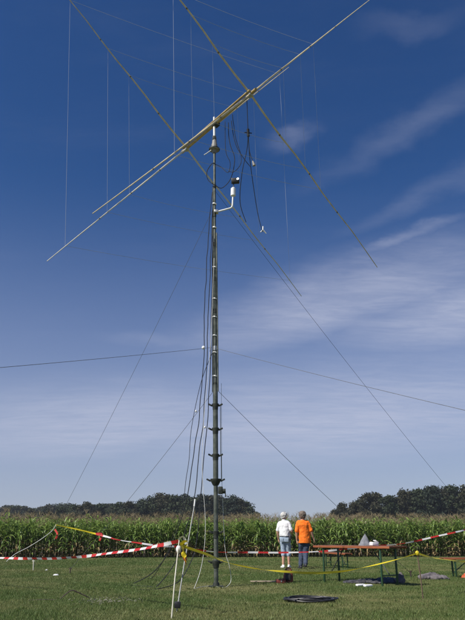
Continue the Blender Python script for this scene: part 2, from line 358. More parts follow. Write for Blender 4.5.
# ------------------------------------------------------------------ corn
def corn_arrays(r, H, nleaf, lod=False):
    """stalk, green leaves, dry leaves, tassel, cob as (verts, faces, tone)"""
    out = {k: ([], [], []) for k in ('stalk', 'foliage', 'dry_leaf', 'tassel', 'cob')}
    def strip(k, pts, ws, side, fold, tone):
        v, f, t = out[k]; b = len(v)
        for p, w in zip(pts, ws):
            v.append(p - side * w + Vector((0, 0, fold * w))); v.append(p); v.append(p + side * w + Vector((0, 0, fold * w))); t.extend([tone] * 3)
        for i in range(len(pts) - 1):
            for q in (0, 1):
                a = b + i * 3 + q; f.append((a, a + 1, a + 4, a + 3))
    def rod(k, a, c, ra, rc, n=4, tone=.5):
        v, f, t = out[k]; b = len(v); d = (c - a).normalized(); x = d.orthogonal().normalized(); y = d.cross(x)
        for p, rr in ((a, ra), (c, rc)):
            for j in range(n):
                v.append(p + x * (rr * math.cos(2 * math.pi * j / n)) + y * (rr * math.sin(2 * math.pi * j / n))); t.append(tone)
        for j in range(n): f.append((b + j, b + (j + 1) % n, b + n + (j + 1) % n, b + n + j))
    bend = Vector((r.uniform(-.06, .06), r.uniform(-.06, .06), 0))
    P = lambda u: Vector((0, 0, H * u)) + bend * u * u * H
    for i in range(3): rod('stalk', P(i / 3), P((i + 1) / 3), .014 * (1 - .22 * i), .014 * (1 - .22 * (i + 1)), 5)
    az = r.random() * 6.28
    for i in range(nleaf):
        u = .06 + .87 * i / nleaf + r.uniform(-.02, .02)
        if lod and u < .5: continue
        az += math.pi + r.uniform(-.6, .6)
        d = Vector((math.cos(az), math.sin(az), 0)); side = d.cross(Vector((0, 0, 1)))
        ln = (.42 + .42 * math.sin(math.pi * min(1, u * 1.1))) * r.uniform(.85, 1.15); w = r.uniform(.032, .046)
        dry = u < .34 and r.random() < .5
        el = R(r.uniform(48, 68)) + (u - .5) * .35; cu = r.uniform(1.6, 2.9) * (1.15 if dry else 1)
        p = P(u); pts = [p.copy()]; seg = 4 if lod else 6; side = (side + Vector((0, 0, r.uniform(-.3, .3)))).normalized()
        for s_ in range(seg):
            e = el - cu * ((s_ + .5) / seg) ** 1.3
            p = p + (d * math.cos(e) + Vector((0, 0, math.sin(e)))) * (ln / seg); p.z = max(p.z, .03); pts.append(p.copy())
        ws = [w * (.55 + .45 * min(1, 3 * q / seg)) * (1 - (q / seg) ** 2.6) + .001 for q in range(seg + 1)]
        strip('dry_leaf' if dry else 'foliage', pts, ws, side, .45, min(1, max(0, r.gauss(.35 + .3 * u, .22))))
    top = P(.97)
    for i in range(4 if lod else 7):
        a = r.random() * 6.28; sp_ = r.uniform(.05, .30) if i else .02
        m_ = top + Vector((math.cos(a) * sp_ * .5, math.sin(a) * sp_ * .5, r.uniform(.10, .16)))
        e_ = m_ + Vector((math.cos(a) * sp_ * .6, math.sin(a) * sp_ * .6, r.uniform(.04, .13)))
        rod('tassel', top, m_, .005, .007, 3); rod('tassel', m_, e_, .007, .003, 3)
    if not lod:
        a = r.random() * 6.28; c0 = P(.5) + Vector((math.cos(a) * .02, math.sin(a) * .02, 0)); c1 = c0 + Vector((math.cos(a) * .07, math.sin(a) * .07, .11)); c2 = c1 + Vector((math.cos(a) * .05, math.sin(a) * .05, .11))
        rod('cob', c0, c1, .014, .032, 6); rod('cob', c1, c2, .032, .008, 6)
    return out
cm = dict(stalk=m_stalk, foliage=m_leaf, dry_leaf=m_dry, tassel=m_tassel, cob=m_cob)
protos = []
for i in range(8):
    a = corn_arrays(random.Random(40 + i), rnd.uniform(1.88, 2.1), rnd.randint(13, 16))
    protos.append({k: pytri('corn_' + k, v, f, cm[k], t) for k, (v, f, t) in a.items() if v})
placed = []
for row in range(2):
    for i in range(148):
        x = -14.2 + i * .196 + rnd.uniform(-.05, .05) + row * .1; y = edge_y(x) + .12 + row * .42 + rnd.uniform(-.06, .06)
        t = thing('corn_plant', 'green corn plant with brown tassel in the front rows of the field', 'corn', (x, y, .004), rnd.random() * 6.28, 'corn plants along the front of the field')
        sc = .935 * (rnd.uniform(.84, 1.08) if rnd.random() > .06 else rnd.uniform(.62, .8)) * (1 + .10 * mnoise.noise(Vector((x * .5, 3, row)))); t.scale = (1, 1, sc)
        t.rotation_euler = (rnd.gauss(0, .05), rnd.gauss(0, .05), t.rotation_euler.z)
        for k, me in protos[rnd.randrange(8)].items():
            o = link(bpy.data.objects.new(k, me), t)
            if k in ('foliage', 'dry_leaf', 'tassel'): o['kind'] = 'stuff'
low = []
for i in range(7):
    a = corn_arrays(random.Random(140 + i), rnd.uniform(1.95, 2.12), 11, i > 2); low.append(a)
acc = {k: [[], [], [], 0] for k in cm}
lowA = [{k: (np.array([tuple(p) for p in v]), np.array(f), np.array(t)) for k, (v, f, t) in a.items() if v} for a in low]
for row in range(2, 15):
    for i in range(150 + row * 5):
        x = -17.5 + (i + rnd.random() * .5) * .225 * (1 - row * .004); y = edge_y(x) + .12 + row * .42 + rnd.uniform(-.12, .12)
        a = lowA[rnd.randrange(3) if row < 5 else 3 + rnd.randrange(4)]
        th = rnd.random() * 6.28; c, s = math.cos(th), math.sin(th); sc = .92 * rnd.uniform(.88, 1.08) * (1 + .08 * mnoise.noise(Vector((x * .45, row * .3, 5))))
        for k, (v, f, t) in a.items():
            q = acc[k]; w = np.stack([v[:, 0] * c - v[:, 1] * s + x, v[:, 0] * s + v[:, 1] * c + y, v[:, 2] * sc + .004], 1)
            q[0].append(w); q[1].append(f + q[3]); q[2].append(np.clip(t + rnd.uniform(-.1, .1), 0, 1)); q[3] += len(v)
cornroot = tag(link(bpy.data.objects.new('corn_crop', None)), 'deep stand of green corn behind the front rows of the field', 'corn', kind='stuff')
for k, q in acc.items():
    if q[0]:
        o = link(bpy.data.objects.new(k, pytri('crop_' + k, np.concatenate(q[0]), np.concatenate(q[1]), cm[k], np.concatenate(q[2]))), cornroot); o['kind'] = 'stuff'

# ------------------------------------------------------------------ far trees
def tree_proto(seed, H, Wd, mi, low=.05):
    r = np.random.default_rng(seed); nc = 70
    V = []; T = []
    for c in range(nc):
        u = low + (1 - low) * r.random(); prof = math.sin(math.pi * min(1, .12 + .88 * u) ** .8) ** .6
        a = r.random() * 6.28; rad = Wd * prof * r.random() ** .5 * (.8 + .35 * r.random())
        ctr = np.array([math.cos(a) * rad, math.sin(a) * rad, H * (.04 + .90 * u)]); cr = H * (.055 + .06 * r.random())
        n = 80; d = r.normal(size=(n, 3)); d /= np.linalg.norm(d, axis=1)[:, None]
        p = ctr + d * cr * (r.random(n) ** .35)[:, None] * np.array([1.25, 1.25, .85]); p[:, 2] = np.maximum(p[:, 2], .15)
        s = H * .021 * (.6 + .8 * r.random(n)); nr = d + .9 * r.normal(size=(n, 3)); nr /= np.linalg.norm(nr, axis=1)[:, None]
        t1 = np.cross(nr, r.normal(size=(n, 3))); t1 /= np.linalg.norm(t1, axis=1)[:, None]; t2 = np.cross(nr, t1)
        q = np.stack([p - t1 * s[:, None], p - t2 * s[:, None] * .6, p + t1 * s[:, None], p + t2 * s[:, None] * .6], 1)
        V.append(q.reshape(-1, 3)); T.append(np.repeat(np.clip(.5 + .22 * r.normal() + .15 * r.normal(size=n), 0, 1), 4))
    V = np.concatenate(V); T = np.concatenate(T)
    crown = pytri('crown', V, np.arange(len(V)).reshape(-1, 4), m_crown[mi], T)
    mb = MB(); mb.tube([(0, 0, 0), (.05 * H * .2, 0, H * .25), (0, .1, H * .55), (.1, 0, H * .85)], [H * .022, H * .017, H * .01, H * .003], 8)
    for i in range(7):
        a = i * 2.4 + seed; z = H * (.25 + .07 * i); l = Wd * .75
        mb.tube([(0, 0, z), (math.cos(a) * l * .5, math.sin(a) * l * .5, z + H * .08), (math.cos(a) * l, math.sin(a) * l, z + H * .13)], [H * .009, H * .006, H * .002], 5)
    return crown, mb.mesh('trunk', m_bark)
TP = [tree_proto(i, 12, w, i % 3, lo) for i, (w, lo) in enumerate(((4.2, .05), (5.2, .02), (3.6, .08), (4.7, .04), (3.0, .1)))]
def tree(x, y, h, label, group, wide=1.0, k=None):
    k = rnd.randrange(5) if k is None else k
    t = thing('deciduous_tree', label, 'tree', (x, y, 0), rnd.random() * 6.28, group); s = h / 12; t.scale = (s * wide, s * wide, s)
    link(bpy.data.objects.new('crown', TP[k][0]), t)['kind'] = 'stuff'; link(bpy.data.objects.new('trunk', TP[k][1]), t)
GL, GR, GF = 'trees of the copse behind the mast', 'trees of the wood on the right', 'trees of the low far wood on the left'
ORD = 'first second third fourth fifth sixth seventh eighth ninth tenth eleventh twelfth thirteenth fourteenth fifteenth sixteenth seventeenth eighteenth nineteenth twentieth'.split()
ORD += ['twenty ' + o for o in ORD[:9]] + ['thirtieth'] + ['thirty ' + o for o in ORD[:9]]
def grove(rows, what, group):
    for i, (x, y, h, wd, k) in enumerate(sorted(rows)):
        tree(x, y, h, '%s tree from the left in %s' % (ORD[i], what), group, wd, k)
cop = [(-38, 9.2), (-35, 10), (-32, 10.6), (-29, 11.2), (-26, 12.0), (-23.4, 12.6), (-21, 12.8), (-18, 12.4), (-15.2, 12.8), (-12.6, 12.2), (-10, 12.5), (-7.4, 12.2), (-5, 12.4), (-2.4, 12.0), (.2, 12.3), (2.2, 11.8), (4.0, 11.2), (5.4, 9.6), (6.4, 6.5)]
cop = [(-62, 7.0), (-57.5, 7.6), (-53, 8.0), (-49, 8.5), (-45, 8.8), (-41.5, 9.0)] + cop[:1] + cop[1:]
rows = [(x, 210 + rnd.uniform(-4, 4), h * (1.27 if x < -40 else 1.09) * rnd.uniform(.95, 1.05), 1.05, None) for x, h in cop]
rows += [(x, 219, h * 1.06, 1.2, None) for x, h in ((-36, 9), (-28, 10.5), (-20, 12), (-13, 11.5), (-6, 11.5), (0, 11))]
grove(rows, 'the rounded dark copse behind the mast', GL)
grove([((-133 + i * 3.25) * 1.02 + rnd.uniform(-1, 1), 330 + rnd.uniform(-8, 8), (14.6 + 2.6 * i / 26 + .7 * math.sin(i * .9)) * rnd.uniform(.95, 1.05), 1.75, (1, 3)[i % 2]) for i in range(28)], 'the low far wood on the left horizon', GF)
wood = [(26.5, 5.5), (29, 7.5), (31.5, 9.2), (34, 9.2), (36.5, 10.2), (39, 11.6), (41.5, 11.8), (44, 11.0), (46.3, 10.6), (48.5, 12.4), (51, 12.2), (53.4, 12.8), (55.8, 13.4), (58.4, 13.8), (60.8, 12.6), (63, 13.7), (66, 13.4), (69, 13.8), (72, 13.2), (75, 13.6), (79, 13)]
rows = [(x, 190 + rnd.uniform(-3, 3), h * 1.12, .7 if i in (9, 14) else 1.0, 4 if i in (8, 14) else None) for i, (x, h) in enumerate(wood)]
rows += [(x, 198, h * 1.12, 1.2, None) for x, h in ((33, 8), (40, 10), (47, 10), (54, 11.5), (61, 12), (68, 12))]
grove(rows, 'the dark wood behind the corn on the right', GR)

# ------------------------------------------------------------------ mast
MBASE = Vector((-.33, 14.03, 0)); MTOP = Vector((-.475, 14.03, 11.22))
def mp(z, dx=0, dy=0): return MBASE.lerp(MTOP, z / 11.22) + Vector((dx, dy, 0))
mast = thing('telescopic_mast', 'tall dark green telescopic mast carrying the wire antenna', 'mast', MBASE)
def mpart(name, mb, m, parent=mast):
    o = mb.obj(name, m, None); o.data.transform(Matrix.Translation(-MBASE)); o.parent = parent if parent else None; return o
mpart('base_plate', MB().rings([(MBASE.x, MBASE.y, .0, .16, .16), (MBASE.x, MBASE.y, .02, .16, .16), (MBASE.x, MBASE.y, .025, .07, .07), (MBASE.x, MBASE.y, .08, .06, .06)]), m_gdark)
mpart('lower_tube', MB().tube([mp(.02), mp(2.06)], .046, 14), m_green)
mpart('main_tube', MB().tube([mp(2.06), mp(4.15)], .056, 14), m_green)
mpart('upper_tube', MB().tube([mp(4.15), mp(7.6)], .044, 12), m_green)
mpart('top_tube', MB().tube([mp(7.6), mp(10.2)], .031, 12), m_green)
for z, fl in ((2.07, .115), (2.59, .078), (3.15, .078), (3.68, .078), (.45, .085), (1.02, .065)):
    c = mp(z); col = mpart('collar', MB().rings([(c.x, c.y, z - .09, .058, .058), (c.x, c.y, z - .03, fl * .8, fl * .8), (c.x, c.y, z + .02, fl, fl), (c.x, c.y, z + .045, fl, fl), (c.x, c.y, z + .05, .058, .058)], 16), m_gdark)
    for sx in (-1, 1):
        o = MB().box((c.x + sx * (fl + .035), c.y, z + .02), (.10, .04, .035), Matrix.Rotation(-sx * .45, 3, 'Y'), .006).obj('clamp_ear', m_gdark); o.data.transform(Matrix.Translation(-MBASE)); o.parent = col
for z in (4.15, 5.0, 5.9, 6.7, 7.6, 8.4, 9.2):
    mpart('joint_band', MB().tube([mp(z - .05), mp(z + .05)], .050 if z < 7.7 else .040, 12), m_gdark if z != 5.0 else m_alu)
mpart('side_rail', MB().tube([mp(4.0, .06, -.03), mp(6, .055, -.03), mp(7.9, .045, -.03)], .016, 8), m_green)
mpart('side_rail', MB().tube([mp(4.0, -.06, .02), mp(6, -.055, .02), mp(9.2, -.04, .02)], .014, 8), m_gdark)
for z0, z1, dx in ((2.1, 2.6, .12), (2.6, 3.15, .11), (3.15, 3.68, .11)):
    mpart('tension_rod', MB().tube([mp(z0, dx), mp(z1, dx)], .007, 6), m_gdark)
wz = mpart('winch', MB().box(mp(1.88, .10, -.02), (.10, .12, .15), None, .015), m_gdark)
for nm, mb in (('winch_drum', MB().tube([mp(1.86, .15, -.06), mp(1.86, .21, -.06)], .05, 14)), ('crank', MB().tube([mp(1.9, .16, -.05), mp(1.9, .2, -.09), mp(1.74, .21, -.1)], .01, 6))):
    o = mb.obj(nm, m_gdark); o.data.transform(Matrix.Translation(-MBASE)); o.parent = wz
c = mp(10.3)
mpart('rotator', MB().rings([(c.x, c.y, 10.16, .045, .045), (c.x, c.y, 10.24, .06, .06), (c.x, c.y, 10.26, .125, .125), (c.x, c.y, 10.30, .125, .125), (c.x, c.y, 10.32, .08, .08), (c.x, c.y, 10.42, .075, .075), (c.x, c.y, 10.47, .06, .06), (c.x, c.y, 10.62, .05, .05)], 18), m_rot)
mpart('rotator_plate', MB().rings([(c.x, c.y, 10.262, .14, .14), (c.x, c.y, 10.292, .14, .14)], 18), m_gdark)
mpart('head_clamp', MB().box(mp(10.60, 0, -.01), (.09, .09, .12), None, .012), m_gdark)
mpart('stub_tube', MB().tube([mp(10.55), mp(11.25)], .03, 12), m_white)
mpart('rotator_lead', MB().tube([mp(10.22, -.08, -.05), mp(10.12, -.2, -.05), mp(10.08, -.26, -.05)], .012, 6), m_rope)
for z in (4.35, 4.9, 5.3, 5.75, 6.2, 7.0, 8.05, 8.7): mpart('cable_tie', MB().tube([mp(z - .012, -.005, -.01), mp(z + .012, .0, -.01)], .054, 10), m_white)
br = thing('bracket_arm', 'white angled pipe bracket with small canister on the mast side', 'bracket', (-.36, 14.03, 8.48))
def bpart(name, mb, m, parent=br, off=Vector((-.36, 14.03, 8.48))):
    o = mb.obj(name, m); o.data.transform(Matrix.Translation(-off)); o.parent = parent; return o
bpart('arm', MB().tube([(-.46, 14.03, 8.46), (-.36, 14.0, 8.48), (-.06, 14.0, 8.57), (-.015, 14.0, 8.60), (.0, 14.0, 8.65), (.012, 14.0, 8.92)], .021, 10), m_white)
bpart('canister', MB().rings([(.015, 14, 8.90, .03, .03), (.015, 14, 8.92, .062, .062), (.02, 14, 9.12, .062, .062), (.02, 14, 9.15, .03, .03)], 14), m_white)
bpart('pipe_clamp', MB().box((-.40, 14.0, 8.47), (.10, .13, .07), None, .008), m_alu)
bpart('stem', MB().tube([(.02, 14, 9.13), (.03, 14, 9.27)], .012, 8), m_gdark)
cb = bpart('sensor_box', MB().box((.07, 14, 9.34), (.2, .12, .12), Matrix.Rotation(-.06, 3, 'Y'), .015), m_blackp)
bpart('lens_cap', MB().tube([(.13, 13.93, 9.36), (.135, 13.945, 9.358)], .03, 12), m_alu, cb)

# ------------------------------------------------------------------ cubical quad antenna
quad = thing('quad_antenna', 'two element cubical quad antenna with bamboo spreaders on the mast head', 'antenna', (-.43, 14.02, 11.05))
QO = Vector((-.43, 14.02, 11.05))
def qpart(name, mb, m, parent=quad):
    o = mb.obj(name, m); o.data.transform(Matrix.Translation(-QO)); o.parent = parent; return o
C1, C2 = Vector((-1.28, 15.3, 11.15)), Vector((.42, 12.73, 10.95))
arms = {('a', 'LL'): (-4.30, 13.62, 7.01), ('a', 'LR'): (2.06, 17.77, 7.71), ('a', 'UL'): (-4.62, 12.83, 14.59), ('a', 'UR'): (1.85, 17.03, 15.43),
        ('b', 'LL'): (-2.69, 11.0, 6.69), ('b', 'LR'): (3.75, 15.19, 7.53), ('b', 'UL'): (-2.92, 10.26, 14.39), ('b', 'UR'): (4.05, 14.72, 15.9)}
bd = (C2 - C1).normalized(); bside = bd.cross(Vector((0, 0, 1))).normalized(); bup = bside.cross(bd)
boomo = qpart('boom', MB().tube([C1 - bd * .25, C2 + bd * .25], .042, 12), m_boom)
qpart('boom_stiffener', MB().tube([C1 - bd * .1 + bside * .075 + bup * .03, C2 + bd * .1 + bside * .075 + bup * .03], .026, 10), m_boom)
qpart('mast_clamp', MB().box(C1.lerp(C2, .5) - bup * .01, (.16, .16, .14), bd.to_track_quat('Y', 'Z').to_matrix(), .012), m_gdark)
for e, Cc in (('a', C1), ('b', C2)):
    qpart('hub', MB().box(Cc, (.12, .16, .12), bd.to_track_quat('Y', 'Z').to_matrix(), .015), m_alu)
    for k in ('LL', 'LR', 'UL', 'UR'):
        tip = Vector(arms[(e, k)]); n = 9; dv = tip - Cc; ln = dv.length
        pts = [Cc + dv * (i / n) + Vector((0, 0, (.14 if (e, k) == ('b', 'LL') else -.02) * (i / n) ** 2)) + bd * (.02 * math.sin(i * 1.7 + len(k))) for i in range(n + 1)]
        o = qpart('spreader', MB().tube(pts, [.026 - .017 * i / n for i in range(n + 1)], 8), m_bam if k[0] == 'U' or e == 'b' else m_fib)
        for i in (2, 4, 6): qpart('binding', MB().tube([pts[i] - dv * .003, pts[i] + dv * .003], .029 - .017 * i / n, 8), m_bind, o)
    for fr in ((.46, .62, .90) if e == 'a' else (.27, .42, .54)):
        cor = [Cc + (Vector(arms[(e, k)]) - Cc) * (fr * (.99 if not (e == 'b' and k == 'UR') else .88)) for k in ('LL', 'LR', 'UR', 'UL')]
        pts = []
        for i in range(4):
            a, b = cor[i], cor[(i + 1) % 4]; pts += sagline(a, b, .06 if i in (0, 2) else 0, 6)[:-1]
        pts.append(cor[0]); qpart('wire_loop', MB().tube(pts, .0036, 5), m_wire)

# ------------------------------------------------------------------ cables at the antenna head
cable('feed_cable', [(-.04, 13.9, 11.05), (-.01, 13.9, 10.83), (.09, 13.9, 10.32), (.26, 13.92, 9.97), (.44, 13.95, 9.73)], .009, m_black, 'black feed cable drooping right from the boom near the mast head', 'cable', jit=.02)
cable('feed_cable', [(-.12, 14.0, 11.07), (-.06, 14.0, 10.39), (.06, 14.0, 9.94), (-.04, 14.0, 9.42), (-.26, 14.0, 9.14), (-.44, 13.95, 9.19), (-.61, 14.0, 9.37), (-.65, 14.0, 9.6), (-.54, 14.0, 9.82), (-.47, 14.0, 9.86)], .010, m_black, 'black feed cable making a wide loop round the mast below the rotator', 'cable', jit=.02)
cable('feed_cable', [(-.19, 13.95, 11.06), (-.17, 13.93, 10.17), (-.06, 13.92, 9.82), (-.11, 13.95, 9.55), (-.3, 14.0, 9.75), (-.46, 14.0, 9.83)], .008, m_black, 'thin black feed cable hanging closest to the mast head', 'cable')
cable('feed_cable', [(.0, 13.6, 11.02), (.05, 13.7, 10.55), (.2, 13.8, 10.0), (.2, 13.8, 9.7), (.05, 13.9, 9.55), (-.1, 14.0, 9.62)], .008, m_black, 'black feed cable hanging in a slack curve beside the wide loop', 'cable', jit=.02)
hl = thing('hanging_feed_line', 'long black feed line hanging from the boom hub with white insulator at its end', 'cable', (.35, 12.95, 10.87))
HO = Vector((.35, 12.95, 10.87))
def hpart(name, mb, m):
    o = mb.obj(name, m); o.data.transform(Matrix.Translation(-HO)); o.parent = hl
hp = spline([(.35, 12.95, 10.95), (.38, 13.2, 10.19), (.43, 13.6, 9.69), (.55, 14.4, 9.31), (.69, 15.4, 9.13), (.86, 16.55, 9.2)], 9)
hpart('line', MB().tube(hp, .009, 6), m_black)
hpart('balun', MB().tube([(.375, 13.17, 10.28), (.385, 13.22, 10.10)], .034, 10), m_blackp)
hpart('toggle', MB().tube([(.29, 13.19, 10.2), (.47, 13.21, 10.19)], .012, 6), m_blackp)
hpart('insulator', MB().tube([(.80, 16.5, 9.16), (.87, 16.57, 9.28), (.97, 16.6, 9.17)], [.014, .024, .014], 8), m_white)
hpart('insulator', MB().tube([(.87, 16.57, 9.22), (.88, 16.57, 9.38)], .018, 8), m_white)
cable('choke_cable', [(.38, 13.2, 10.1), (.35, 13.4, 9.84), (.23, 13.6, 9.30), (.19, 14.2, 8.85), (.35, 14.9, 8.66)], .009, m_black, 'thin black cable swinging left below the balun towards the sensor box', 'cable')
pl = thing('cable_plumb', 'short black pigtail with grey bell shaped weight under the balun', 'cable', (.4, 13.3, 9.8))
for nm, mb, m in (('lead', MB().tube(spline([(.385, 13.22, 10.12), (.41, 13.3, 9.75), (.49, 13.3, 9.45)]), .009, 6), m_black), ('weight', MB().tube([(.48, 13.3, 9.47), (.5, 13.3, 9.42), (.52, 13.3, 9.34)], [.012, .028, .04], 10), m_rot)):
    o = mb.obj(nm, m); o.data.transform(Matrix.Translation(-Vector((.4, 13.3, 9.8)))); o.parent = pl

# cables running down beside the mast
cable('down_cable', [(-.50, 14.0, 9.02), (-.58, 14.0, 7.98), (-.64, 14.0, 6.16), (-.65, 14.0, 5.0), (-.70, 14.0, 3.8), (-.79, 14.0, 2.93), (-.90, 14.0, 2.09), (-1.04, 14.1, 1.39), (-1.27, 14.3, .79), (-1.62, 14.4, .28), (-2.11, 14.75, .015), (-2.2, 14.5, .012), (-1.6, 13.9, .012)], .009, m_black, 'black coax cable bowing farthest left from the mast to the grass', 'cable', 'down cables', jit=.025)
cable('down_cable', [(-.49, 14.0, 8.5), (-.55, 14.0, 6.16), (-.58, 14.0, 4.95), (-.61, 14.0, 3.8), (-.70, 14.0, 2.72), (-.81, 14.0, 1.68), (-.97, 14.05, 1.09), (-1.16, 14.1, .48), (-1.52, 13.86, .014), (-1.7, 13.75, .012)], .009, m_black, 'middle black coax cable beside the mast landing left of the leaning poles', 'cable', 'down cables', jit=.025)
cable('down_cable', [(-.48, 13.97, 7.8), (-.49, 13.95, 5.41), (-.52, 13.95, 3.79), (-.59, 13.95, 2.71), (-.68, 13.95, 1.68), (-.73, 13.95, .89), (-.84, 13.9, .48), (-1.06, 13.7, .12), (-1.44, 13.3, .013), (-1.75, 13.2, .012)], .009, m_black, 'black coax cable hanging nearest to the mast on its left', 'cable', 'down cables', jit=.02)
cable('down_cable', [(-.46, 14.05, 4.9), (-.72, 14.4, 4.3), (-.93, 14.6, 3.3), (-.97, 14.6, 2.6), (-1.03, 14.6, 2.14), (-1.1, 14.6, 1.5), (-1.3, 14.75, .97), (-1.5, 15.2, .52), (-1.8, 15.9, .12), (-1.98, 16.5, .012)], .007, m_black, 'thin black cable reaching the grass farthest back behind the tape', 'cable', 'down cables')
cable('halyard', [(-.44, 13.93, 7.2), (-.5, 13.9, 5.0), (-.62, 13.9, 3.4), (-.64, 13.9, 2.3), (-.56, 13.9, 1.28), (-.58, 13.9, .70), (-.65, 13.8, .29), (-.74, 13.4, .012)], .0045, m_rope, 'white halyard cord running down left of the mast to the grass', 'rope')
cable('halyard', [(-.25, 14.08, 4.2), (-.23, 14.1, 2.31), (-.20, 14.1, 1.49), (-.15, 14.1, .70), (-.07, 14.1, .41), (-.03, 14.15, .12), (-.12, 13.9, .012), (-.2, 13.78, .012)], .0045, m_rope, 'white halyard cord bowing right of the mast foot', 'rope')
cable('halyard', [(-.28, 13.8, .012), (-.42, 14.1, .014), (-.55, 14.05, .012), (-.64, 13.8, .014), (-.72, 13.45, .012)], .0045, m_rope, 'slack white cord lying curled on the grass left of the mast foot', 'rope')
for x, z, lab in ((-.66, 5.0, 'white insulator knot on the cables level with the side guys'), (-.80, 3.55, 'small white float tied on the thin guy line left of the mast'), (-.60, 3.2, 'tiny white bead on the cable just left of the second collar')):
    tag(MB().ball((x, 13.97, z), (.038 if z > 4 else .022, .03, .042 if z > 4 else .028)).obj('line_insulator', m_white), lab, 'insulator')

# ------------------------------------------------------------------ guys and their pegs
GU = 'guy lines of the mast'
def guy(a, b, label, sag=.12, r=.0042): cable('guy_line', sagline(a, b, sag, 24), r, m_guy, label, 'guy line', GU, k=1)
guy((-.44, 14.05, 8.68), (-5.91, 20.47, .12), 'long guy line from upper mast to the peg at far left', .15)
guy((-.42, 14.05, 4.02), (-4.43, 18.84, .12), 'short guy line from mid mast down left to a dark peg', .08)
guy((-.36, 14.05, 4.06), (4.39, 17.03, .12), 'short guy line from mid mast down right past the beer table', .08)
guy((-.44, 14.05, 9.1), (10.06, 24.78, .0), 'long guy line from the mast head down to the far right', .2)
guy((-.47, 14.0, 5.01), (-9.4, -1.0, .0), 'nearly level guy line leaving the mast to the left edge', .1)
guy((-.40, 14.0, 5.0), (7.8, 3.0, .0), 'nearly level guy line leaving the mast to the right edge', .1)
def peg(x, y, m, label, h=.2, lean=(.0, .0), top=None):
    t = thing('ground_peg', label, 'peg', (x, y, 0), 0, 'ground pegs of the guys')
    MB().tube([(0, 0, 0), (lean[0] * .5, lean[1] * .5, h * .5), (lean[0], lean[1], h)], [.014, .016, .018], 8).obj('shaft', m, t)
    MB().tube([(lean[0] - .04, lean[1], h * .86), (lean[0] + .04, lean[1], h * .86)], .012, 8).obj('hook', top or m, t)
peg(-5.91, 20.47, m_fib, 'pale short peg in the grass at the far left', .32, (-.02, 0))
peg(-4.43, 18.84, m_iron, 'dark iron peg in the grass at left below the red and white tape', .16, (.0, 0))
peg(4.39, 17.03, m_iron, 'dark iron peg between the beer table and the mauve bundle', .17, (.0, 0))

# ------------------------------------------------------------------ poles and tapes
p1 = thing('tape_pole', 'thin white pole standing nearest, with the barrier tapes knotted on its top', 'pole', (-.75, 8.68, 0))
MB().tube([(0, 0, 0), (.02, .1, .45), (.05, .27, .93)], [.0085, .008, .007], 8).obj('rod', m_fib, p1)
MB().ball((.045, .25, .80), (.035, .03, .05)).obj('wrapping', m_white, p1)
p2 = thing('tape_pole', 'grey leaning pole with white tip behind the knotted tape pole', 'pole', (-.75, 9.46, 0))
MB().tube([(0, 0, 0), (.08, .1, .6), (.2, .24, 1.40)], [.0085, .008, .007], 8).obj('rod', m_polegrey, p2)
MB().tube([(.195, .235, 1.37), (.205, .245, 1.47)], .011, 8).obj('tip', m_white, p2)
MB().box((.01, -.02, .09), (.085, .06, .08), None, .01).obj('clamp', m_blackp, p2)
p3 = thing('tape_pole', 'short brown wooden stake holding the yellow tape beside the mauve bundle', 'pole', (3.05, 11.2, 0))
MB().tube([(0, 0, 0), (-.01, 0, .4), (-.03, 0, .73)], [.010, .011, .012], 8).obj('rod', m_stake, p3)
MB().ball((-.03, -.01, .70), (.035, .025, .04)).obj('knot', m_yel, p3)
ribbon('barrier_tape', [(-.70, 8.95, .90), (-.99, 9.3, .845), (-1.24, 9.7, .80), (-1.6, 10.2, .75), (-1.9, 10.6, .715), (-2.43, 11.3, .65), (-3.02, 12.0, .60), (-3.78, 12.8, .57), (-4.61, 13.6, .56), (-5.51, 14.4, .555), (-6.8, 15.6, .58)], .046, m_rw, 'red and white tape sagging from the near white pole to the left edge', 'barrier tape', twist=.8, seed=2)
ribbon('barrier_tape', [(-3.62, 17.95, 1.03), (-3.25, 17.7, .95), (-2.96, 17.6, .88), (-2.39, 17.6, .80), (-1.87, 17.6, .73), (-1.35, 17.6, .71), (-.84, 17.7, .63), (-.33, 17.8, .58), (.46, 18.0, .57), (1.26, 18.2, .56), (2.27, 18.4, .58), (3.06, 18.6, .64), (3.91, 18.7, .72), (4.62, 18.8, .77), (5.24, 19.0, .87), (5.87, 19.2, .99), (6.67, 19.4, 1.14), (7.69, 19.6, 1.36)], .048, m_rw2, 'red and white tape running behind the mast and table in front of the corn', 'barrier tape', twist=.9, seed=5)
ribbon('barrier_tape', [(-.69, 8.93, .85), (-.37, 9.3, .735), (-.04, 9.8, .60), (.41, 10.2, .50), (.87, 10.5, .45), (1.3, 10.8, .42), (1.79, 11.0, .44), (2.22, 11.1, .51), (2.64, 11.15, .60), (3.02, 11.18, .70)], .034, m_yel, 'yellow tape sagging across the lawn from the near pole to the brown stake', 'barrier tape', twist=1.5, seed=9)
ribbon('barrier_tape', [(3.02, 11.18, .70), (3.35, 11.7, .63), (3.69, 12.2, .585), (4.5, 13.3, .50), (5.43, 14.5, .45), (6.6, 16, .44)], .03, m_yel, 'yellow tape from the brown stake on to the right edge', 'barrier tape', twist=.9, seed=12)
ribbon('barrier_tape', [(-5.12, 19.53, 1.28), (-4.35, 18.75, 1.16), (-3.62, 17.95, 1.03)], .04, m_yel, 'short yellow tape between the two left guy lines', 'barrier tape', twist=.6, seed=14)
ribbon('tape_end', [(-.66, 8.9, .85), (-.64, 8.86, .78), (-.62, 8.87, .70), (-.595, 8.85, .64)], .065, m_yel, 'loose yellow tape end dangling from the knot on the near pole', 'tape end', twist=.9, seed=3)
ribbon('tape_end', [(-.67, 8.9, .86), (-.62, 8.86, .90), (-.58, 8.84, .885), (-.6, 8.85, .83)], .05, m_yel, 'yellow bow loop sticking up at the knot of the near pole', 'tape end', twist=1.1, seed=4)
